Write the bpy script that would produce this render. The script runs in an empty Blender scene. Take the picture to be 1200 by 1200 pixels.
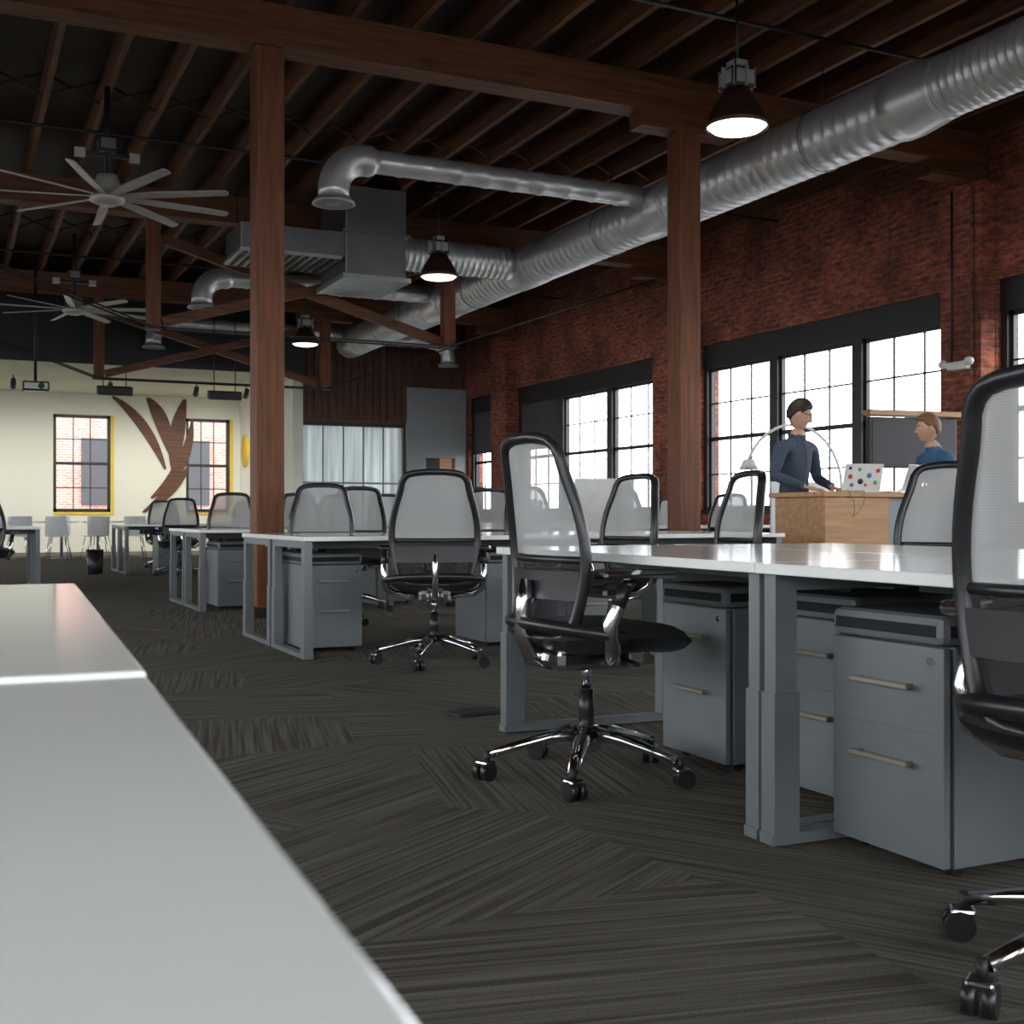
import bpy, bmesh, math, random
from mathutils import Vector, Matrix, Euler
random.seed(7)
R=math.radians
scene=bpy.context.scene
scene.view_settings.view_transform='Standard'
scene.view_settings.look='None'
scene.view_settings.exposure=0.0

# ------------------------------------------------------------------ materials
def newmat(name):
    m=bpy.data.materials.new(name); m.use_nodes=True
    nt=m.node_tree; b=nt.nodes['Principled BSDF']
    return m,nt,b
def N(nt,t,**k):
    n=nt.nodes.new(t)
    for a,v in k.items(): setattr(n,a,v)
    return n
def simple(name,col,rough=.5,metal=0,var=.06,scale=8,bump=0.0,emis=None,estr=0):
    m,nt,b=newmat(name)
    tc=N(nt,'ShaderNodeTexCoord'); no=N(nt,'ShaderNodeTexNoise')
    no.inputs['Scale'].default_value=scale; no.inputs['Detail'].default_value=4
    nt.links.new(tc.outputs['Object'],no.inputs['Vector'])
    cr=N(nt,'ShaderNodeValToRGB')
    cr.color_ramp.elements[0].position=.3; cr.color_ramp.elements[1].position=.7
    cr.color_ramp.elements[0].color=[max(0,c*(1-var)) for c in col]+[1]
    cr.color_ramp.elements[1].color=[min(1,c*(1+var)) for c in col]+[1]
    nt.links.new(no.outputs['Fac'],cr.inputs['Fac']); nt.links.new(cr.outputs['Color'],b.inputs['Base Color'])
    b.inputs['Roughness'].default_value=rough; b.inputs['Metallic'].default_value=metal
    if bump:
        bp=N(nt,'ShaderNodeBump'); bp.inputs['Strength'].default_value=bump
        nt.links.new(no.outputs['Fac'],bp.inputs['Height']); nt.links.new(bp.outputs['Normal'],b.inputs['Normal'])
    if emis:
        b.inputs['Emission Color'].default_value=list(emis)+[1]; b.inputs['Emission Strength'].default_value=estr
    return m
def wood(name,c1,c2,axis='Y',rough=.6,sc=6):
    m,nt,b=newmat(name)
    tc=N(nt,'ShaderNodeTexCoord'); mp=N(nt,'ShaderNodeMapping')
    s={'X':(.25,4,4),'Y':(4,.25,4),'Z':(4,4,.25)}[axis]
    mp.inputs['Scale'].default_value=s
    no=N(nt,'ShaderNodeTexNoise'); no.inputs['Scale'].default_value=sc; no.inputs['Detail'].default_value=8; no.inputs['Distortion'].default_value=.6
    cr=N(nt,'ShaderNodeValToRGB'); cr.color_ramp.elements[0].position=.3; cr.color_ramp.elements[1].position=.72
    cr.color_ramp.elements[0].color=list(c1)+[1]; cr.color_ramp.elements[1].color=list(c2)+[1]
    nt.links.new(tc.outputs['Object'],mp.inputs['Vector']); nt.links.new(mp.outputs['Vector'],no.inputs['Vector'])
    nt.links.new(no.outputs['Fac'],cr.inputs['Fac']); nt.links.new(cr.outputs['Color'],b.inputs['Base Color'])
    bp=N(nt,'ShaderNodeBump'); bp.inputs['Strength'].default_value=.25
    nt.links.new(no.outputs['Fac'],bp.inputs['Height']); nt.links.new(bp.outputs['Normal'],b.inputs['Normal'])
    b.inputs['Roughness'].default_value=rough
    return m
def brick(name,c1,c2,mort,var=1.0):
    m,nt,b=newmat(name)
    tc=N(nt,'ShaderNodeTexCoord'); sp=N(nt,'ShaderNodeSeparateXYZ'); ad=N(nt,'ShaderNodeMath',operation='ADD'); cb=N(nt,'ShaderNodeCombineXYZ')
    nt.links.new(tc.outputs['Object'],sp.inputs[0]); nt.links.new(sp.outputs['X'],ad.inputs[0]); nt.links.new(sp.outputs['Y'],ad.inputs[1])
    nt.links.new(ad.outputs[0],cb.inputs['X']); nt.links.new(sp.outputs['Z'],cb.inputs['Y'])
    br=N(nt,'ShaderNodeTexBrick'); br.inputs['Scale'].default_value=1; br.inputs['Brick Width'].default_value=.22; br.inputs['Row Height'].default_value=.078
    br.inputs['Mortar Size'].default_value=.009; br.inputs['Color1'].default_value=list(c1)+[1]; br.inputs['Color2'].default_value=list(c2)+[1]; br.inputs['Mortar'].default_value=list(mort)+[1]
    br.inputs['Bias'].default_value=0
    nt.links.new(cb.outputs[0],br.inputs['Vector'])
    no=N(nt,'ShaderNodeTexNoise'); no.inputs['Scale'].default_value=1.3; no.inputs['Detail'].default_value=6
    nt.links.new(tc.outputs['Object'],no.inputs['Vector'])
    cr=N(nt,'ShaderNodeValToRGB'); cr.color_ramp.elements[0].position=.35; cr.color_ramp.elements[1].position=.7
    cr.color_ramp.elements[0].color=(.40,.38,.38,1); cr.color_ramp.elements[1].color=(1.0,1.0,1.0,1)
    nt.links.new(no.outputs['Fac'],cr.inputs['Fac'])
    mx=N(nt,'ShaderNodeMix',data_type='RGBA',blend_type='MULTIPLY'); mx.inputs['Factor'].default_value=var
    nt.links.new(br.outputs['Color'],mx.inputs['A']); nt.links.new(cr.outputs['Color'],mx.inputs['B'])
    # per-brick blotches: whitish efflorescence and scorched bricks
    mp=N(nt,'ShaderNodeMapping'); mp.inputs['Scale'].default_value=(4.5,12.8,1); nt.links.new(cb.outputs[0],mp.inputs['Vector'])
    n3=N(nt,'ShaderNodeTexNoise'); n3.inputs['Scale'].default_value=1.6; n3.inputs['Detail'].default_value=3; nt.links.new(mp.outputs[0],n3.inputs['Vector'])
    c3=N(nt,'ShaderNodeValToRGB'); c3.color_ramp.elements[0].position=.33; c3.color_ramp.elements[1].position=.70
    c3.color_ramp.elements[0].color=(.35,.32,.32,1); c3.color_ramp.elements[1].color=(1.7,1.55,1.5,1)
    nt.links.new(n3.outputs['Fac'],c3.inputs['Fac'])
    m3=N(nt,'ShaderNodeMix',data_type='RGBA',blend_type='MULTIPLY'); m3.inputs['Factor'].default_value=var*.8
    nt.links.new(mx.outputs['Result'],m3.inputs['A']); nt.links.new(c3.outputs['Color'],m3.inputs['B'])
    nt.links.new(m3.outputs['Result'],b.inputs['Base Color'])
    bp=N(nt,'ShaderNodeBump'); bp.inputs['Strength'].default_value=.6; bp.inputs['Distance'].default_value=.01; bp.invert=True
    nt.links.new(br.outputs['Fac'],bp.inputs['Height']); nt.links.new(bp.outputs['Normal'],b.inputs['Normal'])
    b.inputs['Roughness'].default_value=.85
    return m
def carpet():
    m,nt,b=newmat('carpet_tile')
    tc=N(nt,'ShaderNodeTexCoord')
    vo=N(nt,'ShaderNodeTexVoronoi',voronoi_dimensions='2D'); vo.inputs['Scale'].default_value=1.15; vo.inputs['Randomness'].default_value=.5
    nt.links.new(tc.outputs['Object'],vo.inputs['Vector'])
    sp=N(nt,'ShaderNodeSeparateColor'); nt.links.new(vo.outputs['Color'],sp.inputs[0])
    q=N(nt,'ShaderNodeMath',operation='MULTIPLY'); q.inputs[1].default_value=3.99; nt.links.new(sp.outputs[0],q.inputs[0])
    fl=N(nt,'ShaderNodeMath',operation='FLOOR'); nt.links.new(q.outputs[0],fl.inputs[0])
    an=N(nt,'ShaderNodeMath',operation='MULTIPLY'); an.inputs[1].default_value=R(45); nt.links.new(fl.outputs[0],an.inputs[0])
    ad=N(nt,'ShaderNodeMath',operation='ADD'); ad.inputs[1].default_value=R(12); nt.links.new(an.outputs[0],ad.inputs[0])
    vr=N(nt,'ShaderNodeVectorRotate',rotation_type='Z_AXIS'); nt.links.new(tc.outputs['Object'],vr.inputs['Vector']); nt.links.new(ad.outputs[0],vr.inputs['Angle'])
    mp=N(nt,'ShaderNodeMapping'); mp.inputs['Scale'].default_value=(70,1.2,1); nt.links.new(vr.outputs[0],mp.inputs['Vector'])
    no=N(nt,'ShaderNodeTexNoise'); no.inputs['Scale'].default_value=1; no.inputs['Detail'].default_value=2; nt.links.new(mp.outputs[0],no.inputs['Vector'])
    cr=N(nt,'ShaderNodeValToRGB'); cr.color_ramp.elements[0].position=.34; cr.color_ramp.elements[1].position=.66
    cr.color_ramp.elements[0].color=(.062,.056,.046,1); cr.color_ramp.elements[1].color=(.158,.146,.124,1)
    nt.links.new(no.outputs['Fac'],cr.inputs['Fac'])
    n2=N(nt,'ShaderNodeTexNoise'); n2.inputs['Scale'].default_value=260; nt.links.new(tc.outputs['Object'],n2.inputs['Vector'])
    mx=N(nt,'ShaderNodeMix',data_type='RGBA',blend_type='OVERLAY'); mx.inputs['Factor'].default_value=.7
    nt.links.new(cr.outputs['Color'],mx.inputs['A']); nt.links.new(n2.outputs['Fac'],mx.inputs['B'])
    nt.links.new(mx.outputs['Result'],b.inputs['Base Color'])
    bp=N(nt,'ShaderNodeBump'); bp.inputs['Strength'].default_value=.4; bp.inputs['Distance'].default_value=.004
    nt.links.new(no.outputs['Fac'],bp.inputs['Height']); nt.links.new(bp.outputs['Normal'],b.inputs['Normal'])
    b.inputs['Roughness'].default_value=.95; b.inputs['Specular IOR Level'].default_value=.15
    return m
def meshfab(name,col,alpha):
    m,nt,b=newmat(name)
    tc=N(nt,'ShaderNodeTexCoord'); w=N(nt,'ShaderNodeTexWave',bands_direction='Z'); w.inputs['Scale'].default_value=60
    nt.links.new(tc.outputs['Object'],w.inputs['Vector'])
    cr=N(nt,'ShaderNodeValToRGB'); cr.color_ramp.elements[0].color=[c*.85 for c in col]+[1]; cr.color_ramp.elements[1].color=[min(1,c*1.1) for c in col]+[1]
    nt.links.new(w.outputs['Fac'],cr.inputs['Fac'])
    nt.links.new(cr.outputs['Color'],b.inputs['Base Color']); b.inputs['Roughness'].default_value=.7
    tr=N(nt,'ShaderNodeBsdfTransparent'); tl=N(nt,'ShaderNodeBsdfTranslucent'); tl.inputs['Color'].default_value=list(col)+[1]
    m1=N(nt,'ShaderNodeMixShader'); m1.inputs[0].default_value=.35
    m2=N(nt,'ShaderNodeMixShader'); m2.inputs[0].default_value=alpha
    nt.links.new(b.outputs[0],m1.inputs[1]); nt.links.new(tl.outputs[0],m1.inputs[2])
    nt.links.new(m1.outputs[0],m2.inputs[1]); nt.links.new(tr.outputs[0],m2.inputs[2])
    nt.links.new(m2.outputs[0],nt.nodes['Material Output'].inputs['Surface'])
    return m
def frosted(name,col):
    m,nt,b=newmat(name)
    tc=N(nt,'ShaderNodeTexCoord'); w=N(nt,'ShaderNodeTexNoise'); mp=N(nt,'ShaderNodeMapping'); mp.inputs['Scale'].default_value=(9,1,.35)
    nt.links.new(tc.outputs['Object'],mp.inputs[0]); nt.links.new(mp.outputs[0],w.inputs['Vector']); w.inputs['Scale'].default_value=1.2
    cr=N(nt,'ShaderNodeValToRGB'); cr.color_ramp.elements[0].position=.3;cr.color_ramp.elements[1].position=.7
    cr.color_ramp.elements[0].color=[c*.6 for c in col]+[1]; cr.color_ramp.elements[1].color=list(col)+[1]
    nt.links.new(w.outputs['Fac'],cr.inputs['Fac'])
    tl=N(nt,'ShaderNodeBsdfTranslucent'); nt.links.new(cr.outputs['Color'],tl.inputs['Color'])
    b.inputs['Base Color'].default_value=(.3,.32,.32,1); b.inputs['Roughness'].default_value=.2
    m1=N(nt,'ShaderNodeMixShader'); m1.inputs[0].default_value=.9
    nt.links.new(b.outputs[0],m1.inputs[1]); nt.links.new(tl.outputs[0],m1.inputs[2])
    nt.links.new(m1.outputs[0],nt.nodes['Material Output'].inputs['Surface'])
    return m

M_BRICK=brick('brick_red',(.44,.105,.048),(.25,.055,.030),(.26,.17,.12))
M_BRICKX=brick('brick_exterior',(.5,.28,.22),(.42,.2,.16),(.5,.45,.4),.3)
M_CARPET=carpet()
M_BEAM=wood('timber_red_x',(.055,.018,.006),(.18,.060,.017),'X')
M_COL=wood('timber_red_z',(.085,.026,.008),(.21,.064,.018),'Z')
M_JOIST=wood('timber_joist',(.045,.016,.005),(.17,.058,.018),'Y')
M_PLANK=wood('roof_planks',(.012,.006,.004),(.034,.016,.009),'X')
M_DUCT=simple('galvanised_steel',(.72,.73,.74),.36,.68,.12,3)
M_DUCTD=simple('sheet_metal_dark',(.20,.21,.22),.45,.8,.15,2)
M_BLACK=simple('black_painted',(.012,.012,.013),.5)
M_FRAME=simple('window_frame_black',(.015,.014,.014),.45)
M_PLASTIC=simple('black_plastic',(.014,.014,.016),.35)
M_FABRIC=simple('black_fabric',(.012,.012,.014),.9,0,.3,200)
M_CHROME=simple('polished_aluminium',(.70,.71,.73),.16,1,.03)
M_WHITE=simple('white_laminate',(.84,.86,.83),.12,0,.015,2)
M_GREY=simple('grey_powdercoat',(.155,.172,.180),.42,.1,.04)
M_HANDLE=simple('champagne_handle',(.42,.35,.27),.35,.8)
M_MESH=meshfab('chair_mesh_light',(.44,.45,.44),.20)
M_MESHD=meshfab('chair_mesh_dark',(.030,.030,.033),.22)
M_CREAM=simple('cream_paint',(.74,.73,.64),.8,0,.02,1)
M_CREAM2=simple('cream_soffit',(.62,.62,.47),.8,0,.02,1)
M_YEL=simple('yellow_paint',(.75,.50,.03),.6)
M_PANEL=simple('grey_panel',(.26,.28,.29),.6,0,.04,1)
M_DWOOD=wood('dark_wood_wall',(.05,.022,.014),(.13,.05,.03),'Z')
M_OAK=wood('oak_counter',(.34,.17,.07),(.52,.29,.13),'X',.45)
M_MURAL=wood('mural_wood',(.05,.02,.010),(.17,.065,.032),'X',.6,9)
M_FROST=frosted('frosted_glass',(.62,.66,.66))
M_SHADE=simple('roller_shade_dark',(.06,.06,.065),.9)
M_LAMPG=simple('lamp_housing',(.42,.43,.42),.4,.5)
M_LAMPS=simple('lamp_shade_brown',(.08,.04,.026),.35,.6)
M_LIT=simple('lamp_diffuser_lit',(.9,.9,.9),.4,0,0,1,0,(1,.97,.9),9)
M_LIT2=simple('lamp_diffuser_dim',(.9,.9,.9),.4,0,0,1,0,(1,.93,.82),2.0)
M_FAN=simple('fan_blade_silver',(.50,.49,.45),.4,.4)
M_SHELL=simple('white_shell',(.66,.67,.66),.4)
M_SKIN=simple('skin',(.50,.29,.20),.5,0,.06,30)
M_LIP=simple('lips',(.38,.15,.12),.5)
M_SHIRT=simple('denim_shirt_navy',(.042,.058,.092),.85,0,.3,60,.2)
M_SHIRT2=simple('blue_tshirt',(.035,.11,.21),.85,0,.12,40,.2)
M_TROU=simple('dark_trousers',(.02,.022,.03),.9,0,.2,60)
M_SHOE=simple('shoe_leather',(.02,.015,.012),.5)
M_HAIR=simple('hair_dark',(.014,.010,.008),.6,0,.4,120,.5)
M_HAIR2=simple('hair_light_brown',(.17,.085,.035),.6,0,.3,120,.5)
M_EYE=simple('eye_white',(.7,.7,.68),.2)
M_SILV=simple('laptop_silver',(.55,.56,.58),.35,.6)
M_SCREEN=simple('screen_dark',(.012,.012,.014),.5)
M_RED=simple('sticker_red',(.6,.05,.04),.5); M_BLU=simple('sticker_blue',(.05,.2,.6),.5); M_GRN=simple('sticker_green',(.1,.45,.12),.5)
M_CABLE=simple('cable_olive',(.22,.26,.05),.5)
M_GROUND=simple('asphalt',(.2,.2,.2),.9)

# ------------------------------------------------------------------ mesh builder
class MB:
    def __init__(s): s.bm=bmesh.new(); s.mats=[]
    def mi(s,m):
        if m not in s.mats: s.mats.append(m)
        return s.mats.index(m)
    def box(s,c,sz,mat,rot=None,bev=0,smooth=False):
        M=Matrix.Translation(Vector(c))
        if rot is not None: M=M@(rot if isinstance(rot,Matrix) else Euler(rot).to_matrix().to_4x4())
        M=M@Matrix.Diagonal((sz[0],sz[1],sz[2],1))
        r=bmesh.ops.create_cube(s.bm,size=1,matrix=M)
        i=s.mi(mat); fs=set(f for v in r['verts'] for f in v.link_faces)
        for f in fs: f.material_index=i
        if bev:
            es=list(set(e for v in r['verts'] for e in v.link_edges))
            bmesh.ops.bevel(s.bm,geom=es,offset=bev,segments=2,profile=.5,affect='EDGES')
    def bb(s,x0,x1,y0,y1,z0,z1,mat,bev=0):
        s.box(((x0+x1)/2,(y0+y1)/2,(z0+z1)/2),(x1-x0,y1-y0,z1-z0),mat,None,bev)
    def tube(s,pts,r,mat,seg=10,flat=1.0,cap=True,smooth=True,closed=False,up=None):
        pts=[Vector(p) for p in pts]; n=len(pts)
        if not isinstance(r,(list,tuple)): r=[r]*n
        i=s.mi(mat); rings=[]; prev=None
        for k in range(n):
            if closed: t=(pts[(k+1)%n]-pts[(k-1)%n])
            else: t=pts[min(k+1,n-1)]-pts[max(k-1,0)]
            t.normalize()
            if prev is None:
                a=Vector(up) if up else (Vector((0,0,1)) if abs(t.z)<.9 else Vector((1,0,0)))
                x=(a-t*a.dot(t)).normalized()
            else:
                x=(prev-t*prev.dot(t)).normalized()
            prev=x; y=t.cross(x)
            rings.append([s.bm.verts.new(pts[k]+(x*math.cos(2*math.pi*j/seg)*flat+y*math.sin(2*math.pi*j/seg))*r[k]) for j in range(seg)])
        rng=range(n) if closed else range(n-1)
        for k in rng:
            A=rings[k];B=rings[(k+1)%n]
            for j in range(seg):
                f=s.bm.faces.new((A[j],A[(j+1)%seg],B[(j+1)%seg],B[j])); f.material_index=i; f.smooth=smooth
        if cap and not closed:
            for rg in (rings[0][::-1],rings[-1]):
                f=s.bm.faces.new(rg); f.material_index=i
    def cyl(s,a,b,r,mat,r1=None,seg=16): s.tube([a,b],[r,r if r1 is None else r1],mat,seg)
    def lathe(s,prof,mat,c=(0,0,0),seg=32,rot=None,smooth=True):
        i=s.mi(mat); c=Vector(c); rings=[]
        for (r,z) in prof:
            ring=[]
            for j in range(seg):
                v=Vector((r*math.cos(2*math.pi*j/seg),r*math.sin(2*math.pi*j/seg),z))
                if rot is not None: v=rot@v
                ring.append(s.bm.verts.new(c+v))
            rings.append(ring)
        for A,B in zip(rings,rings[1:]):
            for j in range(seg):
                f=s.bm.faces.new((A[j],A[(j+1)%seg],B[(j+1)%seg],B[j])); f.material_index=i; f.smooth=smooth
    def grid(s,fn,nu,nv,mat,smooth=True):
        i=s.mi(mat)
        V=[[s.bm.verts.new(fn(a/nu,b/nv)) for b in range(nv+1)] for a in range(nu+1)]
        for a in range(nu):
            for b in range(nv):
                f=s.bm.faces.new((V[a][b],V[a+1][b],V[a+1][b+1],V[a][b+1])); f.material_index=i; f.smooth=smooth
        return V
    def ell(s,c,rad,mat,rot=None,seg=20,ring=12,fn=None):
        i=s.mi(mat); M=Matrix.Translation(Vector(c))
        if rot is not None: M=M@rot
        r=bmesh.ops.create_uvsphere(s.bm,u_segments=seg,v_segments=ring,radius=1)
        fs=set()
        for v in r['verts']:
            p=Vector((v.co.x*rad[0],v.co.y*rad[1],v.co.z*rad[2]))
            if fn: p=fn(p)
            v.co=M@p
            for f in v.link_faces: fs.add(f)
        for f in fs: f.material_index=i; f.smooth=True
        return r['verts']
    def prism(s,pts,off,mat):
        i=s.mi(mat); off=Vector(off)
        a=[s.bm.verts.new(Vector(p)) for p in pts]; b=[s.bm.verts.new(Vector(p)+off) for p in pts]
        n=len(a)
        fs=[s.bm.faces.new(a[::-1]),s.bm.faces.new(b)]
        for k in range(n): fs.append(s.bm.faces.new((a[k],a[(k+1)%n],b[(k+1)%n],b[k])))
        for f in fs: f.material_index=i
    def mesh(s,name):
        me=bpy.data.meshes.new(name); bmesh.ops.recalc_face_normals(s.bm,faces=s.bm.faces[:]) 
        s.bm.to_mesh(me); s.bm.free()
        for m in s.mats: me.materials.append(m)
        return me
    def obj(s,name,loc=(0,0,0),rot=0):
        return put(s.mesh(name),name,loc,rot)
def put(me,name,loc=(0,0,0),rot=0):
    o=bpy.data.objects.new(name,me); o.location=loc; o.rotation_euler=(0,0,rot)
    scene.collection.objects.link(o); return o

# ------------------------------------------------------------------ room shell
XW=10.6; XL=-5.0; YF=-3.5; YB=24.9; YB2=30.0; XR=6.6
SILL=.88; HEAD=3.5; TOP=5.6
mb=MB(); mb.bb(XL-.3,XW+.35,YF-.3,YB2+.3,-.15,0,M_CARPET); mb.obj('floor')
mb=MB(); mb.bb(XL-.35,XW+.35,YF-.3,YB2+.3,5.42,5.6,M_PLANK); mb.obj('ceiling')

def wall_y(name,x0,x1,ya,yb,opens,z0,z1,mat):
    """wall running along Y with rectangular openings"""
    m=MB(); cur=ya
    m.bb(x0,x1,ya,yb,0,z0,mat); m.bb(x0,x1,ya,yb,z1,5.42,mat)
    for a,b in opens+[(yb,yb)]:
        if a>cur: m.bb(x0,x1,cur,a,z0,z1,mat)
        cur=b
    return m
R_OP=[(-2.3,3.4),(4.0,9.78),(10.4,15.6),(16.7,22.3),(23.1,24.75)]
m=wall_y('wall_right',XW,XW+.35,YF,YB+.25,R_OP,SILL,HEAD,M_BRICK)
for yc,w in ((3.7,.6),(10.09,.6),(16.15,1.0),(22.7,.75)):
    m.bb(XW-.22,XW,yc-w/2,yc+w/2,0,4.60,M_BRICK)
m.obj('wall_right')
L_OP=[(-2.3,3.4),(4.0,9.78),(10.4,15.6),(16.7,22.3),(23.1,28.6)]
m=wall_y('wall_left',XL-.35,XL,YF,YB2,L_OP,SILL,HEAD,M_BRICK); m.obj('wall_left')
m=MB(); 
m.bb(XL-.35,XW+.35,YF-.3,YF,0,SILL,M_BRICK); m.bb(XL-.35,XW+.35,YF-.3,YF,HEAD,5.42,M_BRICK)
cur=XL-.35
for a,b in ((-4,-.8),(.4,3.6),(4.8,8.8)):
    m.bb(cur,a,YF-.3,YF,SILL,HEAD,M_BRICK); cur=b
m.bb(cur,XW+.35,YF-.3,YF,SILL,HEAD,M_BRICK); m.obj('wall_front')

def window_y(name,x,ya,yb,z0,z1,n,cols=3,rows=4,header=.36,shade=None):
    m=MB(); T=.09; zt=z1-header
    m.bb(x-.06,x+.1,ya,yb,zt,z1,M_FRAME)
    m.bb(x-.10,x+.1,ya,yb,z0,z0+.07,M_FRAME)
    w=(yb-ya)/n
    for k in range(n+1):
        yy=ya+k*w; a=max(ya,yy-T); b=min(yb,yy+T); m.bb(x-.05,x+.1,a,b,z0,zt,M_FRAME)
    for k in range(n):
        a=ya+k*w+T; b=ya+(k+1)*w-T
        zm=(z0+.07+zt)/2
        m.bb(x,x+.05,a,b,zm-.03,zm+.03,M_FRAME)
        for s0,s1 in ((a,a+.045),(b-.045,b)): m.bb(x,x+.05,s0,s1,z0+.07,zt,M_FRAME)
        m.bb(x,x+.05,a,b,zt-.05,zt,M_FRAME); m.bb(x,x+.05,a,b,z0+.07,z0+.13,M_FRAME)
        for c in range(1,cols):
            yy=a+(b-a)*c/cols; m.bb(x+.01,x+.035,yy-.011,yy+.011,z0+.07,zt,M_FRAME)
        for r_ in range(1,rows):
            if r_*2==rows: continue
            zz=z0+.07+(zt-z0-.07)*r_/rows; m.bb(x+.01,x+.035,a,b,zz-.011,zz+.011,M_FRAME)
        if shade and k in shade:
            m.bb(x-.03,x-.02,a,b,zt-(zt-z0)*shade[k],zt,M_SHADE)
    m.obj(name)
wi=1
for (a,b),nn,sh in zip(R_OP,(3,3,3,3,1),({},{},{},{2:.42},{0:.40})):
    window_y('window_%d'%wi,XW+.12,a,b,SILL,HEAD,nn,shade=sh); wi+=1
for (a,b) in L_OP:
    window_y('window_%d'%wi,XL-.2,a,b,SILL,HEAD,3); wi+=1

# baseboard
m=MB(); m.bb(XW-.03,XW,4.05,9.7,0,.12,M_BLACK); m.bb(XW-.03,XW,10.45,15.6,0,.12,M_BLACK); m.bb(XW-.03,XW,16.7,22.3,0,.12,M_BLACK); m.obj('baseboard_right')

# back wall (recessed cream part)
m=MB()
W=[(2.22,3.51),(5.28,6.35)]; z0,z1=.95,3.26
m.bb(XL,XR,YB2,YB2+.3,0,z0,M_CREAM); m.bb(XL,XR,YB2,YB2+.3,z1,5.42,M_CREAM)
m.bb(XL,W[0][0],YB2,YB2+.3,z0,z1,M_CREAM); m.bb(W[0][1],W[1][0],YB2,YB2+.3,z0,z1,M_CREAM); m.bb(W[1][1],XR,YB2,YB2+.3,z0,z1,M_CREAM)
m.obj('wall_back')
for a,b in W:
    m=MB(); y=YB2+.1
    m.bb(a,a+.07,y-.06,y+.06,z0,z1,M_FRAME); m.bb(b-.07,b,y-.06,y+.06,z0,z1,M_FRAME)
    m.bb(a,b,y-.06,y+.06,z1-.07,z1,M_FRAME); m.bb(a,b,y-.06,y+.06,z0,z0+.08,M_FRAME)
    m.bb(a,b,y-.03,y+.03,(z0+z1)/2-.035,(z0+z1)/2+.035,M_FRAME)
    for c in (1,2):
        xx=a+.07+(b-a-.14)*c/3; m.bb(xx-.012,xx+.012,y-.01,y+.01,z0,z1,M_FRAME)
    for zz in (.25,.75):
        q=z0+(z1-z0)*zz; m.bb(a,b,y-.01,y+.01,q-.012,q+.012,M_FRAME)
    m.bb(b,b+.07,YB2-.03,YB2,z0-.06,z1,M_YEL)
    m.bb(a,b,YB2-.03,YB2,z0-.06,z0,M_YEL); 
    m.obj('window_%d'%wi); wi+=1
m=MB(); m.bb(XR,XR+.2,YB+.25,YB2+.3,0,5.42,M_CREAM); m.obj('wall_side')
m=MB(); m.bb(XL,XR,24.0,YB2,3.77,3.90,M_CREAM2); m.bb(XL,XR,23.95,24.1,3.77,5.42,M_BLACK); m.bb(XL,XR,23.90,23.95,3.74,3.84,M_FRAME); m.obj('ceiling_soffit')
# back right wall
m=MB()
m.bb(XR,6.82,YB,YB+.25,0,5.42,M_CREAM); m.bb(6.82,9.09,YB,YB+.25,2.88,5.42,M_DWOOD); m.bb(9.09,XW,YB+.05,YB+.25,0,5.42,M_DWOOD)
for k in range(14):
    xx=6.9+k*.165; m.bb(xx,xx+.1,YB-.03,YB,2.95,4.7,M_DWOOD)
m.bb(9.15,9.6,YB-.05,YB+.05,0,3.7,M_PANEL); m.bb(10.3,10.57,YB-.05,YB+.05,0,3.7,M_PANEL)
m.bb(9.6,10.3,YB-.05,YB+.05,2.15,3.7,M_PANEL); m.bb(9.6,10.3,YB-.05,YB+.05,0,1.5,M_PANEL)
m.bb(9.6,10.3,YB+.02,YB+.06,1.5,2.15,M_OAK); m.bb(9.62,9.95,YB-.0,YB+.03,1.5,2.15,M_BLACK)
m.obj('wall_back_right')
m=MB(); m.bb(6.82,9.09,YB+.08,YB+.11,0,2.88,M_FROST)
for k in range(6):
    xx=6.82+k*.454; m.bb(xx-.012,xx+.012,YB+.03,YB+.08,0,2.88,M_GREY)
m.bb(6.82,9.09,YB,YB+.1,2.8,2.88,M_FRAME); m.bb(6.82,9.09,YB,YB+.08,1.55,1.59,M_GREY)
m.obj('window_%d'%wi); wi+=1

# mural
m=MB()
def cres(p0,p1,p2,w,y=YB2-.035):
    L=[];Rr=[];n=18
    for k in range(n+1):
        t=k/n; a=Vector(p0)*(1-t)**2+Vector(p1)*2*t*(1-t)+Vector(p2)*t*t
        d=(Vector(p1)-Vector(p0))*2*(1-t)+(Vector(p2)-Vector(p1))*2*t; d.normalize(); nn=Vector((-d.y,d.x))
        ww=w*(math.sin(math.pi*min(1,max(0,t*.92+.04))))**.8
        L.append(a+nn*ww*.5);Rr.append(a-nn*ww*.5)
    P=L+Rr[::-1]
    m.prism([(p.x,y,p.y) for p in P],(0,.03,0),M_MURAL)
cres((3.55,3.72),(4.35,3.2),(4.78,2.0),.24)
cres((4.35,3.72),(4.75,3.3),(4.90,2.35),.34)
cres((5.25,3.72),(5.0,2.9),(4.98,1.9),.36,YB2-.032)
cres((5.42,3.2),(5.35,2.0),(4.45,1.3),.26,YB2-.038)
cres((5.36,2.1),(4.95,1.4),(4.25,.95),.22,YB2-.036)
m.obj('wall_mural')
m=MB(); m.lathe([(0.0,0),(.40,0),(.40,.03),(0,.03)],M_YEL,(XR-.001,29.35,2.45),32,Matrix.Rotation(R(-90),3,'Y')); m.obj('wall_disc_yellow')

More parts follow.
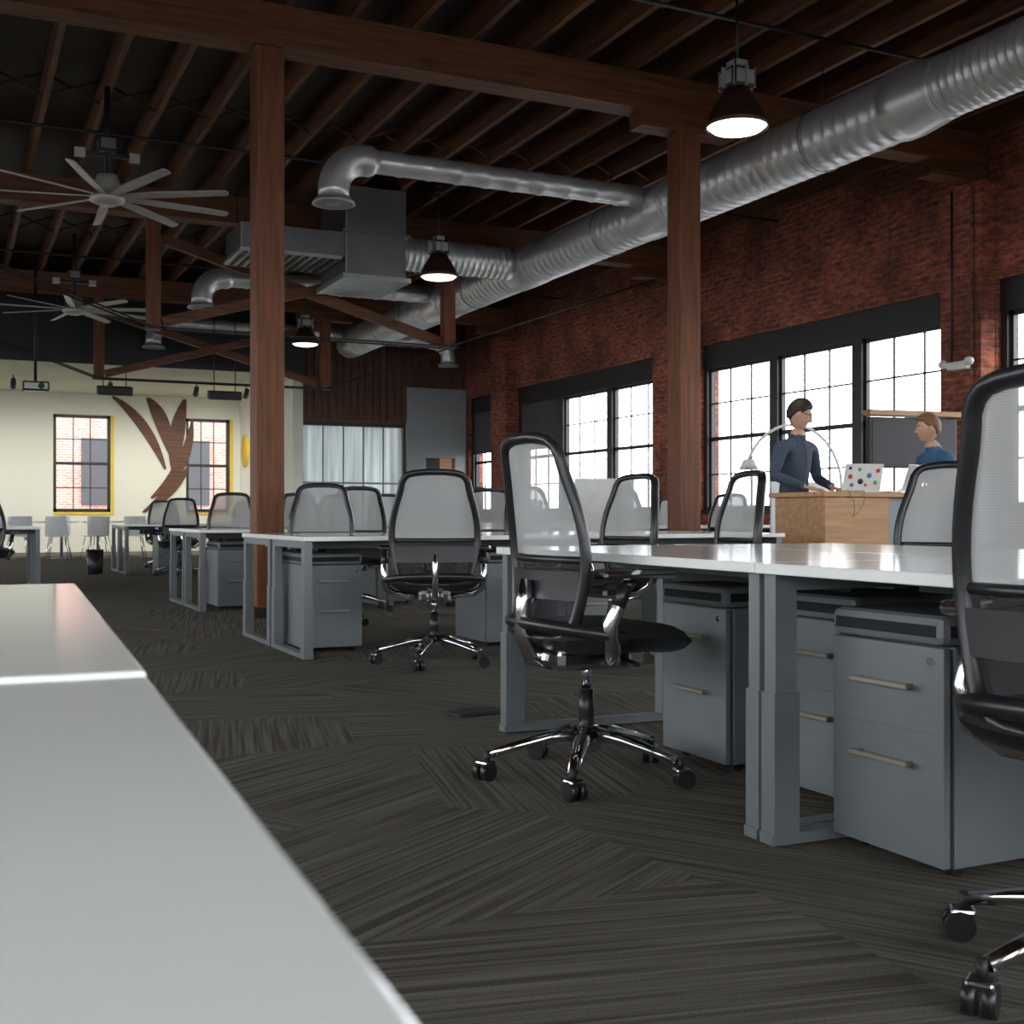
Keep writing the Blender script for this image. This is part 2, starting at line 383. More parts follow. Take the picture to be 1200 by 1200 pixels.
# structure: beams, joists, columns, trusses
BY=[3.8,10.0,16.2,22.5]; BB=4.78; BT=5.13
for y in [-2.4]+BY:
    m=MB(); m.bb(XL,XW,-.14,.14,BB,BT,M_BEAM)
    if y>0:
        m.bb(6.6-.55,6.6+.55,-.12,.12,BB-.15,BB,M_BEAM)
        m.bb(XW-.85,XW,-.13,.13,BB-.17,BB,M_BEAM)
    m.obj('timber_beam',(0,y,0))
m=MB(); x=XL+.3
while x<XW:
    m.bb(x-.03,x+.03,YF,YB2 if x<XR else YB,BT,5.42,M_JOIST); x+=.56
m.obj('ceiling_joists')
m=MB()
for y in [6.9,13.1,19.3]:
    x=XL+.3
    while x<XW-.6:
        m.tube([(x,y,BT+.03),(x+.56,y,5.40)],.014,M_JOIST,4); m.tube([(x,y+.05,5.40),(x+.56,y+.05,BT+.03)],.014,M_JOIST,4); x+=.56
m.obj('ceiling_bridging')
for x,h in ((2.43,BB),(6.6,BB-.15)):
    m=MB(); m.box((0,0,h/2),(.24,.24,h),M_COL,None,.012); m.box((0,0,.05),(.3,.3,.1),M_BLACK,None,.01)
    m.obj('timber_column',(x,10.0,0))
def truss(y):
    m=MB(); zb=3.34; xa,xb=2.43,6.6
    for x,top in ((xa,BB),(xb,BB-.15)):
        m.bb(x-.085,x+.085,-.085,.085,zb,top,M_COL)
        m.bb(x-.10,x+.10,-.10,.10,zb-.04,zb,M_BLACK)
    def strut(a,b,off):
        a=Vector(a);b=Vector(b);d=b-a;L=d.length; ang=math.atan2(d.z,d.x)
        m.box((a+b)/2+Vector((0,off,0)),(L,.10,.13),M_BEAM,(0,-ang,0))
    strut((xa+.1,0,zb+.06),(xb-.1,0,BB-.26),-.055); strut((xa+.1,0,BB-.26),(xb-.1,0,zb+.06),.055)
    for yy in (-.11,.11):
        m.tube([(xa,yy,zb-.02),(xb,yy,zb-.02)],.013,M_BLACK,6)
        m.tube([(xa,yy,zb-.02),(xa-4.1,yy,BB-.02)],.013,M_BLACK,6)
        m.tube([(xb,yy,zb-.02),(XW-.5,yy,BB-.19)],.013,M_BLACK,6)
    m.obj('timber_truss',(0,y,0))
truss(16.2); truss(22.5)

# ------------------------------------------------------------------ ducts
def ribbed(m,a,b,r,pitch=.14,rib=.012,mat=M_DUCT,seg=32):
    a=Vector(a);b=Vector(b);L=(b-a).length;n=max(1,int(L/pitch)); P=[];RR=[]
    for k in range(n):
        for f,q in ((0,0),(.72,0),(.80,1),(.92,1)):
            P.append(a.lerp(b,(k+f)/n)); RR.append(r+rib*q)
    P.append(b);RR.append(r)
    m.tube(P,RR,mat,seg)
m=MB(); XD=7.5; ZD=4.42
ribbed(m,(XD,7.9,ZD),(XD,23.8,ZD),.29,.15,.006)
ribbed(m,(XD,YF+.1,ZD),(XD,7.45,ZD),.25,.085,.012)
m.tube([(XD,7.40,ZD),(XD,7.45,ZD),(XD,7.80,ZD),(XD,7.95,ZD)],[.268,.268,.31,.31],M_DUCT,32)
for y in (11.8,15.34,18.6,23.4): m.tube([(XD,y-.32,ZD),(XD,y-.3,ZD),(XD,y+.3,ZD),(XD,y+.32,ZD)],[.3,.306,.306,.3],M_DUCT,32)
for y in (9,13,17.2,20,21.5):
    m.tube([(XD+.302*math.cos(t),y,ZD+.302*math.sin(t)) for t in [R(a) for a in range(0,360,15)]],.006,M_DUCTD,4,closed=True,up=(0,1,0))
    m.tube([(XD,y,ZD+.3),(XD,y,BT)],.008,M_BLACK,4)
m.obj('main_air_duct')
def branch(y,xe,r,z=4.53,sgn=-1,re=.16):
    m=MB(); x0=XD+sgn*.31
    ribbed(m,(x0,y,z),(xe,y,z),r,.3,.008,seg=24)
    P=[];RR=[]
    rad=.34
    for k in range(11):
        a=R(90*k/10); P.append((xe+sgn*rad*math.sin(a),y,z-rad*(1-math.cos(a)))); RR.append(re)
    P=[(xe-sgn*.12,y,z),(xe-sgn*.05,y,z)]+P[1:]; RR=[r,re]+RR[1:]
    P.append((xe+sgn*rad,y,z-rad-.08)); RR.append(re)
    m.tube(P,RR,M_DUCT,24)
    c=(xe+sgn*rad,y,z-rad-.12)
    m.lathe([(.10,.06),(.16,.05),(.21,.0),(.22,-.03),(.19,-.03),(.17,.0),(.14,-.03),(.11,0),(.08,-.03),(.0,-.02)],M_LAMPG,c,28)
    m.obj('branch_air_duct')
branch(11.83,3.9,.12); branch(18.6,3.85,.13); branch(23.4,3.85,.13,re=.15); branch(23.4,9.2,.13,4.5,1,re=.15)
m=MB(); ribbed(m,(XD-.31,15.34,ZD),(5.42,15.34,ZD),.22,.085,.014,seg=28)
m.bb(4.6,5.42,14.75,15.9,3.92,5.1,M_DUCTD,.01); m.bb(4.55,5.47,14.70,15.95,3.90,3.96,M_LAMPG); m.bb(4.55,5.47,14.70,15.95,4.5,4.53,M_DUCTD)
m.bb(3.27,4.6,14.8,15.7,4.18,4.50,M_DUCTD,.01)
m.bb(3.25,4.55,14.75,15.75,4.14,4.18,M_LAMPG)
for k in range(11): m.bb(3.32+k*.11,3.36+k*.11,14.8,15.7,4.12,4.14,M_BLACK)
for x,y in ((3.4,14.9),(3.4,15.6),(4.7,14.8),(5.3,15.8)): m.tube([(x,y,4.4),(x,y,BT)],.008,M_BLACK,4)
m.obj('air_handler_unit')
# pipes
for y,z in ((8.2,4.98),(13.6,5.0),(20.2,5.0)):
    m=MB(); m.tube([(XL+.06,0,z),(XW-.06,0,z)],.02,M_BLACK,6); m.obj('sprinkler_pipe',(0,y,0))
m=MB(); m.tube([(XW-.24,9.9,.1),(XW-.24,9.9,4.55)],.02,M_BRICK,6); m.tube([(XW-.24,10.2,2.5),(XW-.24,10.2,4.55)],.012,M_BLACK,6)
m.obj('wall_conduit')

# ------------------------------------------------------------------ pendants and fans
def pendant(x,y,lit,z=3.98):
    m=MB()
    m.tube([(0,0,.45),(0,0,BT-z)],.012,M_BLACK,8); m.box((0,0,BT-z-.03),(.12,.12,.06),M_BLACK)
    m.box((0,0,.37),(.23,.23,.17),M_LAMPG,None,.03); m.box((0,0,.49),(.13,.13,.07),M_LAMPG,None,.01)
    for k in range(8):
        a=k*math.pi/4; m.box((.125*math.cos(a),.125*math.sin(a),.37),(.05,.008,.16),M_LAMPG,(0,0,a))
    m.lathe([(.05,.29),(.11,.28),(.14,.22),(.185,.15),(.225,.08),(.247,0.02),(.25,-.015),(.24,-.015),(.225,.05),(.17,.13),(.10,.2),(.0,.22)],M_LAMPS,(0,0,0),40)
    m.lathe([(.236,.0),(.2,-.030),(.12,-.048),(0,-.055)],M_LIT if lit else M_LIT2,(0,0,0),40)
    o=m.obj('pendant_lamp',(x,y,z))
    l=bpy.data.lights.new('bulb','SPOT'); l.energy=110 if lit else 35; l.color=(1,.93,.82); l.spot_size=R(130); l.spot_blend=.6; l.shadow_soft_size=.15
    lo=bpy.data.objects.new('bulb',l); scene.collection.objects.link(lo); lo.parent=o; lo.location=(0,0,-.08)
pendant(5.72,7.9,True); pendant(5.78,14.5,False); pendant(5.85,21.2,False)
def fan(x,y,z,ph):
    m=MB()
    m.tube([(0,0,.18),(0,0,BT-z)],.03,M_BLACK,10); m.lathe([(0,.22),(.10,.2),(.13,.1),(.13,0),(.17,-.02),(.17,-.06),(.08,-.1),(0,-.1)],M_FAN,(0,0,0),28)
    m.box((0,0,.40),(.6,.05,.04),M_BLACK); m.box((-.26,0,.40),(.1,.08,.08),M_LAMPG); m.box((.26,0,.40),(.1,.08,.08),M_LAMPG)
    m.box((0,0,.5),(.18,.18,.14),M_DUCTD,None,.02)
    for k in range(9):
        a=ph+2*math.pi*k/9
        Rm=Matrix.Rotation(a,4,'Z')@Matrix.Rotation(R(-14),4,'X')
        pts=[(.14,-.035),(.5,-.055),(1.0,-.05),(1.23,-.040),(1.25,.0),(1.23,.045),(.5,.05),(.14,.035)]
        m.prism([(Rm@Vector((p[0],p[1],-.02)).to_4d()).to_3d() for p in pts],(0,0,.014),M_FAN)
    m.obj('ceiling_fan',(x,y,z))
fan(1.43,12.5,4.05,.15); fan(1.72,19.2,4.0,.35)

# ------------------------------------------------------------------ office chair
def chair_mesh():
    m=MB()
    # base
    for k in range(5):
        a=R(90+72*k+18); c,s_=math.cos(a),math.sin(a)
        P=[(c*r,s_*r,z) for r,z in ((.03,.145),(.12,.135),(.22,.11),(.315,.082))]
        m.tube(P,[.034,.028,.022,.018],M_CHROME,10,flat=.75,up=(0,0,1))
        cx,cy=c*.325,s_*.325
        m.cyl((cx,cy,.055),(cx,cy,.095),.011,M_BLACK,seg=8)
        b=a+.7; ux,uy=-math.sin(b),math.cos(b); ox,oy=math.cos(b)*.012,math.sin(b)*.012
        for q0,q1 in ((-.028,-.006),(.006,.028)):
            m.tube([(cx+ox+ux*q0,cy+oy+uy*q0,.030),(cx+ox+ux*q1,cy+oy+uy*q1,.030)],.030,M_PLASTIC,16)
        m.box((cx+ox*.5,cy+oy*.5,.052),(.05,.05,.022),M_PLASTIC,(0,0,b),.006)
    m.lathe([(0,.17),(.04,.17),(.05,.15),(.05,.10),(.035,.085),(0,.085)],M_CHROME,(0,0,0),20)
    m.cyl((0,0,.16),(0,0,.29),.027,M_PLASTIC,.024); m.cyl((0,0,.28),(0,0,.40),.017,M_CHROME)
    # mechanism
    m.box((0,-.01,.395),(.19,.27,.07),M_PLASTIC,None,.02); m.box((0,-.12,.39),(.10,.12,.05),M_CHROME,(R(-15),0,0),.015)
    m.tube([(.09,.03,.40),(.2,.05,.395),(.24,.05,.39)],.008,M_PLASTIC,6)
    # seat
    def sf(top):
        def f(u,v):
            x=(u-.5)*2; y=(v-.5)*2
            xx=x*math.sqrt(1-.30*y*y); yy=y*math.sqrt(1-.22*x*x)
            e=max(abs(x),abs(y)); r=(1-e**6)
            z=.462+ (.050*r if top else -.050*r) - .022*max(0,y)**3 +.012*abs(x)**3
            return Vector((xx*.27,.04+yy*.25,z))
        return f
    m.grid(sf(True),16,16,M_FABRIC); m.grid(sf(False),16,16,M_PLASTIC)
    # back
    def bp(x,z):
        t=max(0.0,(z-.50)/.58)
        y=-.185+.02*math.sin(min(1,t*2)*math.pi*.5)-.065*t**1.6
        hw=.235
        return Vector((x,y-.0+.045*(x/hw)**2,z))
    def hw(z):
        t=max(0.0,(z-.50)/.58)
        return .195+.05*math.sin(math.pi*min(1,t*1.15))-.010*t
    # frame outline
    zb,zt=.47,1.09; rr=.07
    def wz(z):
        w=hw(z)
        if z<zb+rr: q=min(1,(zb+rr-z)/rr); w-=rr*(1-math.sqrt(max(0,1-q*q)))
        if z>zt-rr: q=min(1,(z-(zt-rr))/rr); w-=rr*(1-math.sqrt(max(0,1-q*q)))
        return w
    zz=[zb,zb+.008,zb+.025,zb+.05,zb+rr]+[zb+rr+(zt-zb-2*rr)*k/10 for k in range(1,10)]+[zt-rr,zt-.05,zt-.025,zt-.008,zt]
    right=[bp(wz(z),z) for z in zz]; left=[bp(-wz(z),z) for z in zz][::-1]
    topm=[bp(wz(zt)*q,zt+.006) for q in (.5,0,-.5)]; botm=[bp(-wz(zb)*q,zb-.004) for q in (.5,0,-.5)]
    m.tube(right+topm+left+botm,.0185,M_PLASTIC,8,closed=True,flat=1.35,up=(1,0,0))
    zm=.715
    m.grid(lambda u,v:bp((u*2-1)*wz(zm+(zt-zm)*v),zm+(zt-zm)*v),12,16,M_MESH)
    m.grid(lambda u,v:bp((u*2-1)*wz(zb+(zm-zb)*v),zb+(zm-zb)*v)+Vector((0,-.004,0)),12,10,M_MESHD)
    m.tube([bp(x*hw(zm),zm) for x in (-1,-.6,-.2,.2,.6,1)],.013,M_PLASTIC,8)
    m.grid(lambda u,v:bp((u*2-1)*hw(.66)*.98,.59+.09*v)+Vector((0,-.018,0)),10,3,M_PLASTIC)
    # rear hoop + spine
    H=[]
    for k in range(13):
        a=R(180+180*k/12); H.append((.285*math.cos(a),-.02+.215*math.sin(a),.480+.035*abs(math.sin(a))))
    m.tube(H,.021,M_PLASTIC,8)
    m.tube([(0,-.12,.39),(0,-.20,.41),(0,-.232,.48),(0,-.225,.58),(0,-.215,.65)],[.024,.022,.02,.018,.014],M_CHROME,8,flat=1.5)
    # arms
    for s_ in (-1,1):
        m.tube([(s_*.10,-.02,.40),(s_*.22,-.03,.405),(s_*.275,-.06,.44),(s_*.285,-.075,.52),(s_*.285,-.02,.635),(s_*.283,.0,.655)],[.02,.02,.02,.019,.017,.017],M_CHROME,8,flat=1.3,up=(1,0,0))
        m.tube([(s_*.285,-.05,.575),(s_*.285,-.02,.64)],.023,M_PLASTIC,8)
        m.box((s_*.275,.02,.672),(.085,.26,.028),M_PLASTIC,None,.012)
    return m.mesh('office_chair')
CH=chair_mesh()
def chair(x,y,head):
    """head: direction the sitter faces, degrees from +X"""
    put(CH,'office_chair',(x,y,0),R(head-90))
for c in [(1.88,3.42,0),(1.92,1.47,12),(2.53,6.42,70),(2.60,9.0,250),(3.62,6.28,190),(3.92,5.62,172),(4.10,4.12,206),(3.95,2.8,178),
          (4.5,9.0,280),(3.3,10.3,80),(2.75,12.95,255),(3.6,13.0,280),(4.6,10.35,75),(4.6,12.95,270),
          (4.2,14.1,95),(5.4,14.0,90),(4.4,16.6,265),(3.0,17.6,90),(3.2,20.1,270),(4.6,17.6,80),(4.6,20.2,270),
          (.35,13.9,70),(-.6,16.5,270),(8.2,11.6,80),(9.4,11.6,100),(8.1,14.4,270),(9.3,14.3,250),(8.3,17.1,90),(9.4,17.0,80),(8.3,19.6,270),(5.6,9.1,300)]:
    chair(*c)

# ------------------------------------------------------------------ desks
def desk_mesh(Wd,D,H=.73):
    m=MB()
    m.box((0,0,H-.014),(Wd-.006,D-.006,.028),M_WHITE,None,.003)
    for sx in (-1,1):
        x=sx*(Wd/2-.035)
        for sy in (-1,1):
            y=sy*(D/2-.06)
            m.box((x,y,.205),(.058,.078,.38),M_GREY); m.box((x,y,.53),(.048,.066,.34),M_GREY)
        m.box((x,0,.020),(.057,D-.03,.028),M_GREY)
        m.box((x,0,H-.05),(.045,D-.1,.04),M_GREY)
        for sy in (-1,1): m.cyl((x,sy*(D/2-.06),0),(x,sy*(D/2-.06),.012),.018,M_BLACK,seg=10)
    m.box((0,.12,H-.06),(Wd-.1,.05,.05),M_GREY)
    m.box((0,.25,H-.12),(Wd*.6,.12,.06),M_BLACK)
    return m.mesh('office_desk')
DK=desk_mesh(1.75,.82)
def pair(x0,y0,n=2):
    for k in range(n):
        cx=x0+.875+k*1.75
        put(DK,'office_desk',(cx,y0+.41,0),0); put(DK,'office_desk',(cx,y0+1.235,0),math.pi)
pair(1.88,6.85); pair(2.0,10.7); pair(3.5,14.5,2); pair(2.3,18.0,2); pair(-2.56,14.4,2); pair(7.0,12.1,2) ; pair(7.0,17.5,2)
# right hand foreground bench (users face +X)
for xc,yc in ((2.271,1.652),(2.329,3.401)):
    put(DK,'office_desk',(xc,yc,0),R(-91.9)); put(DK,'office_desk',(xc+.825,yc-.027,0),R(88.1))
# near-left tables (end to end) where the camera stands
for y0,y1,zt in ((-.90,.936,.730),(.942,2.22,.733)):
    m=MB(); c=(y0+y1)/2; L=y1-y0
    m.box((-.387,0,zt-.014),(.95,L,.028),M_WHITE,None,.003)
    for x in (-.80,.03):
        for s_ in (-1,1): m.box((x,s_*(L/2-.08),(zt-.028)/2),(.05,.07,zt-.028),M_GREY,None,.004)
    a=R(-2.9); m.obj('white_table',(-math.sin(a)*c,math.cos(a)*c,0),a)

# free-standing divider screens
def divider(x,y,w,rot):
    m=MB(); m.box((0,0,.86),(w,.03,.76),M_SHELL,None,.01)
    for s_ in (-1,1): m.box((s_*(w/2-.05),0,.24),(.03,.03,.48),M_GREY); m.box((s_*(w/2-.05),0,.012),(.04,.36,.024),M_GREY)
    m.obj('divider_screen',(x,y,0),rot)
divider(6.12,10.75,.62,R(-20)); divider(8.8,10.9,.9,0)

# ------------------------------------------------------------------ pedestals
def ped_mesh():
    m=MB() # front faces -Y, origin centre bottom
    w,d,h=.385,.52,.545
    m.box((0,0.01,.03+(h-.03)/2),(w,d-.02,h-.03),M_GREY,None,.002)
    m.box((0,-d/2-.002,h-.104),(w-.004,.02,.204),M_GREY,None,.002)
    m.box((0,-d/2-.002,.186),(w-.004,.02,.308),M_GREY,None,.002)
    for z in (h-.10,.26):
        m.box((0,-d/2-.036,z),(.20,.012,.014),M_HANDLE,None,.003)
        for s_ in (-1,1): m.box((s_*.085,-d/2-.022,z),(.012,.026,.012),M_HANDLE)
    m.cyl((.15,-d/2-.016,h-.035),(.15,-d/2-.006,h-.035),.01,M_CHROME,seg=12)
    m.box((0,-.003,h+.036),(w+.005,d+.03,.072),M_FABRIC,None,.022)
    for x in (-.15,.15):
        for y in (-.2,.2): m.cyl((x-.01,y,.02),(x+.01,y,.02),.02,M_PLASTIC,seg=12)
    return m.mesh('drawer_pedestal')
PD=ped_mesh()
for x,y,r in [(2.35,2.26,-90),(2.58,3.44,-90),(2.60,2.84,-90),(2.17,7.50,0),(3.35,7.35,0),(3.95,7.35,0),(2.4,11.2,0),(3.9,11.2,0),(4.9,7.45,0),(3.0,18.5,0),(4.2,15.0,0),(3.0,1.3,90)]:
    put(PD,'drawer_pedestal',(x,y,0),R(r))
m=MB(); m.box((0,0,.004),(.24,.17,.008),M_BLACK,None,.002); m.box((0,0,.009),(.19,.12,.003),M_PLASTIC); m.obj('floor_power_box',(2.06,4.74,0),.1)

# ------------------------------------------------------------------ counter
m=MB()
m.bb(6.11,6.75,7.3,7.92,.0,1.0,M_OAK,.006); m.bb(6.76,7.3,7.34,7.90,0,1.0,M_PANEL,.006)
m.bb(6.07,7.34,7.26,7.96,1.0,1.04,M_OAK,.006)
m.obj('oak_counter')
m=MB(); pts=[]
for k in range(25):
    t=k/24; pts.append((6.30+.14*t+.03*math.sin(t*9),7.250,1.047-.20*math.sin(math.pi*t)))
m.tube(pts,.004,M_CABLE,6); m.tube([pts[0],(6.30,7.4,1.046),(6.38,7.5,1.046)],.004,M_CABLE,6); m.tube([pts[-1],(6.44,7.4,1.046),(6.5,7.5,1.046)],.004,M_CABLE,6); m.obj('power_cable')

def laptop(x,y,z,rot,lid,stick=False):
    m=MB(); m.box((0,0,.009),(.33,.23,.016),lid,None,.004); m.box((0,-.01,.0175),(.28,.11,.002),M_PLASTIC); m.box((0,-.08,.0175),(.10,.06,.001),M_SILV)
    a=R(-18); Rm=Matrix.Translation((0,.112,.016))@Matrix.Rotation(a,4,'X')
    def T(c): return (Rm@Vector(c).to_4d()).to_3d()
    m.box(T((0,0,.112)),(.33,.008,.225),lid,(a,0,0),.003); m.box(T((0,-.0052,.112)),(.30,.002,.195),M_SCREEN,(a,0,0))
    if stick:
        for k,(sx,sz,r_,mt) in enumerate([(-.12,.17,.018,M_RED),(-.05,.13,.022,M_BLU),(.04,.18,.016,M_GRN),(.11,.12,.02,M_RED),(.02,.08,.024,M_PLASTIC),(-.11,.07,.018,M_GRN),(.12,.19,.014,M_PLASTIC),(.09,.05,.016,M_BLU),(-.03,.05,.013,M_RED)]):
            c=T((sx,.0046,sz)); m.lathe([(0,0),(r_,0),(r_,.0015),(0,.0015)],mt,c,14,(Matrix.Rotation(a,3,'X')@Matrix.Rotation(R(-90),3,'X')))
    m.obj('laptop',(x,y,z),rot)
laptop(6.68,7.62,1.04,R(165),M_SHELL,True)
laptop(7.08,7.58,1.04,R(205),M_SILV)

# display on stand behind
m=MB(); m.box((0,0,1.60),(1.05,.06,.52),M_SCREEN,None,.01); m.box((0,-.032,1.60),(.98,.006,.46),M_SCREEN); m.box((0,0,1.90),(1.1,.14,.06),M_OAK,None,.005)
for s_ in (-1,1):
    m.box((s_*.4,.05,.69),(.05,.04,1.33),M_BLACK); m.box((s_*.4,.05,.02),(.06,.6,.04),M_BLACK)
m.obj('display_screen',(8.95,9.35,0),R(-8))
# arc lamp
m=MB(); P=[(0,0,.03),(0,0,.7)]
for k in range(15):
    a=R(180*k/14*.86); P.append((-.46+.46*math.cos(a),.12*(k/14),1.15+.56*math.sin(a)))
m.tube(P,.014,M_SHELL,8); e=P[-1]; m.lathe([(0,0),(.16,0),(.16,.03),(0,.03)],M_LAMPG,(0,0,0),24)
m.lathe([(.02,.10),(.05,.09),(.09,.0),(.085,0),(.045,.08),(0,.09)],M_SHELL,(e[0],e[1],e[2]-.10),20)
m.obj('arc_floor_lamp',(7.6,8.85,0),R(-14))

# ------------------------------------------------------------------ people
def head(mb,M,skin,hair,glasses=False):
    def fn(p):
        x,y,z=p
        t=z/.118
        if t<0:
            k=(-t)**1.7; x*=1-.30*k
            if y<0: y*=1-.40*k
            else: y*=1+.26*t*t
        else:
            x*=1-.04*t
        if y<0: y*=1.08
        if y>0:
            g=lambda cx,cz,sx,sz: math.exp(-((x-cx)/sx)**2-((z-cz)/sz)**2)
            y-= .006*min(1,y/.05)
            y+= .026*g(0,-.024,.013,.013)+.016*g(0,.000,.009,.022)
            y-= .011*(g(.031,.008,.015,.011)+g(-.031,.008,.015,.011))
            y+= .007*g(0,.030,.05,.009)
            y+= .006*g(0,-.058,.022,.007)+.005*g(0,-.072,.018,.006)-.004*g(0,-.0655,.022,.003)
            y+= .012*g(0,-.098,.024,.016)
        return Vector((x,y,z))
    mb.ell((0,0,0),(.077,.094,.118),skin,M,56,44,fn)
    def T(v): return M@Vector(v)
    Mr=M.to_3x3().to_4x4()
    for s_ in (-1,1):
        mb.ell(T((s_*.079,-.010,-.004)),(.008,.017,.031),skin,Mr@Matrix.Rotation(R(-14*s_),4,'Z'),12,8)
        mb.ell(T((s_*.030,.073,.008)),(.0125,.010,.008),M_EYE,Mr,12,8)
        mb.ell(T((s_*.030,.081,.008)),(.005,.004,.005),M_PLASTIC,Mr,8,6)
        mb.tube([T((s_*.016,.088,.026)),T((s_*.03,.087,.030)),T((s_*.047,.074,.026))],.0032,hair,6)
    lp=[]
    for q in (-.020,-.010,0,.010,.020):
        yb=fn(Vector((q,.094*math.sqrt(1-(q/.077)**2-(.0645/.118)**2),-.0645))).y
        lp.append(T((q,yb-.001,-.0645)))
    mb.tube(lp,[.002,.0038,.0045,.0038,.002],M_LIP,8)
    # hair: closed cap whose thickness fades to nothing at the hairline
    i=mb.mi(hair)
    def hv(x,y,z):
        az=math.atan2(abs(x),y)
        if az<.9: hl=.50-.10*az
        elif az<1.35: hl=.41-(az-.9)*.75
        elif az<1.85: hl=.08-(az-1.35)*.25
        else: hl=max(-.60,-.05-(az-1.85)*1.1)
        return z-hl
    r=bmesh.ops.create_uvsphere(mb.bm,u_segments=64,v_segments=48,radius=1)
    for v in r['verts']:
        x,y,z=v.co
        d=hv(x,y,z); k=min(1,max(0,d/.16)); k=k*k*(3-2*k)
        th=-.012+k*(.022+.010*max(0,z)+.006*max(0,y)*max(0,z)+.0025*math.sin(x*19+y*13)*math.sin(z*17-y*11))
        p=fn(Vector((x*.077,y*.094,z*.118)))
        n=Vector((x,y,z)).normalized()
        v.co=M@(p+n*th)
        for f in v.link_faces: f.material_index=i; f.smooth=True
    if glasses:
        for s_ in (-1,1):
            mb.tube([T((s_*.031+.021*math.cos(a),.094-.004*abs(math.cos(a)),.006+.015*math.sin(a))) for a in [R(q) for q in range(0,360,30)]],.0026,M_PLASTIC,6,closed=True)
            mb.tube([T((s_*.051,.091,.012)),T((s_*.076,.055,.014)),T((s_*.082,-.01,.010))],.0026,M_PLASTIC,6)
        mb.tube([T((-.010,.096,.012)),T((.010,.096,.012))],.0026,M_PLASTIC,6)

def hand(mb,wr,fwd,up,side,skin):
    f=Vector(fwd).normalized(); u=Vector(up); u=(u-f*u.dot(f)).normalized(); s_=f.cross(u)*side
    wr=Vector(wr)
    def P(a,b,c): return wr+f*a+s_*b+u*c
    mb.tube([P(-.03,0,0),P(.01,0,0),P(.04,0,0),P(.075,0,.0),P(.095,0,0)],[.024,.027,.036,.038,.030],skin,14,flat=.42,up=u)
    for k,(b,L) in enumerate(((.028,.072),(.0095,.080),(-.0095,.074),(-.027,.058))):
        q=[P(.08,b,0),P(.095,b*1.05,.002),P(.095+L*.45,b*1.15,.004),P(.095+L*.75,b*1.18,-.006),P(.095+L*.98,b*1.18,-.018)]
        mb.tube(q,[.0085,.0085,.008,.0072,.0045],skin,8)
    mb.tube([P(.02,.022,-.002),P(.045,.045,-.006),P(.07,.058,-.010),P(.092,.062,-.016)],[.012,.0105,.009,.005],skin,8)

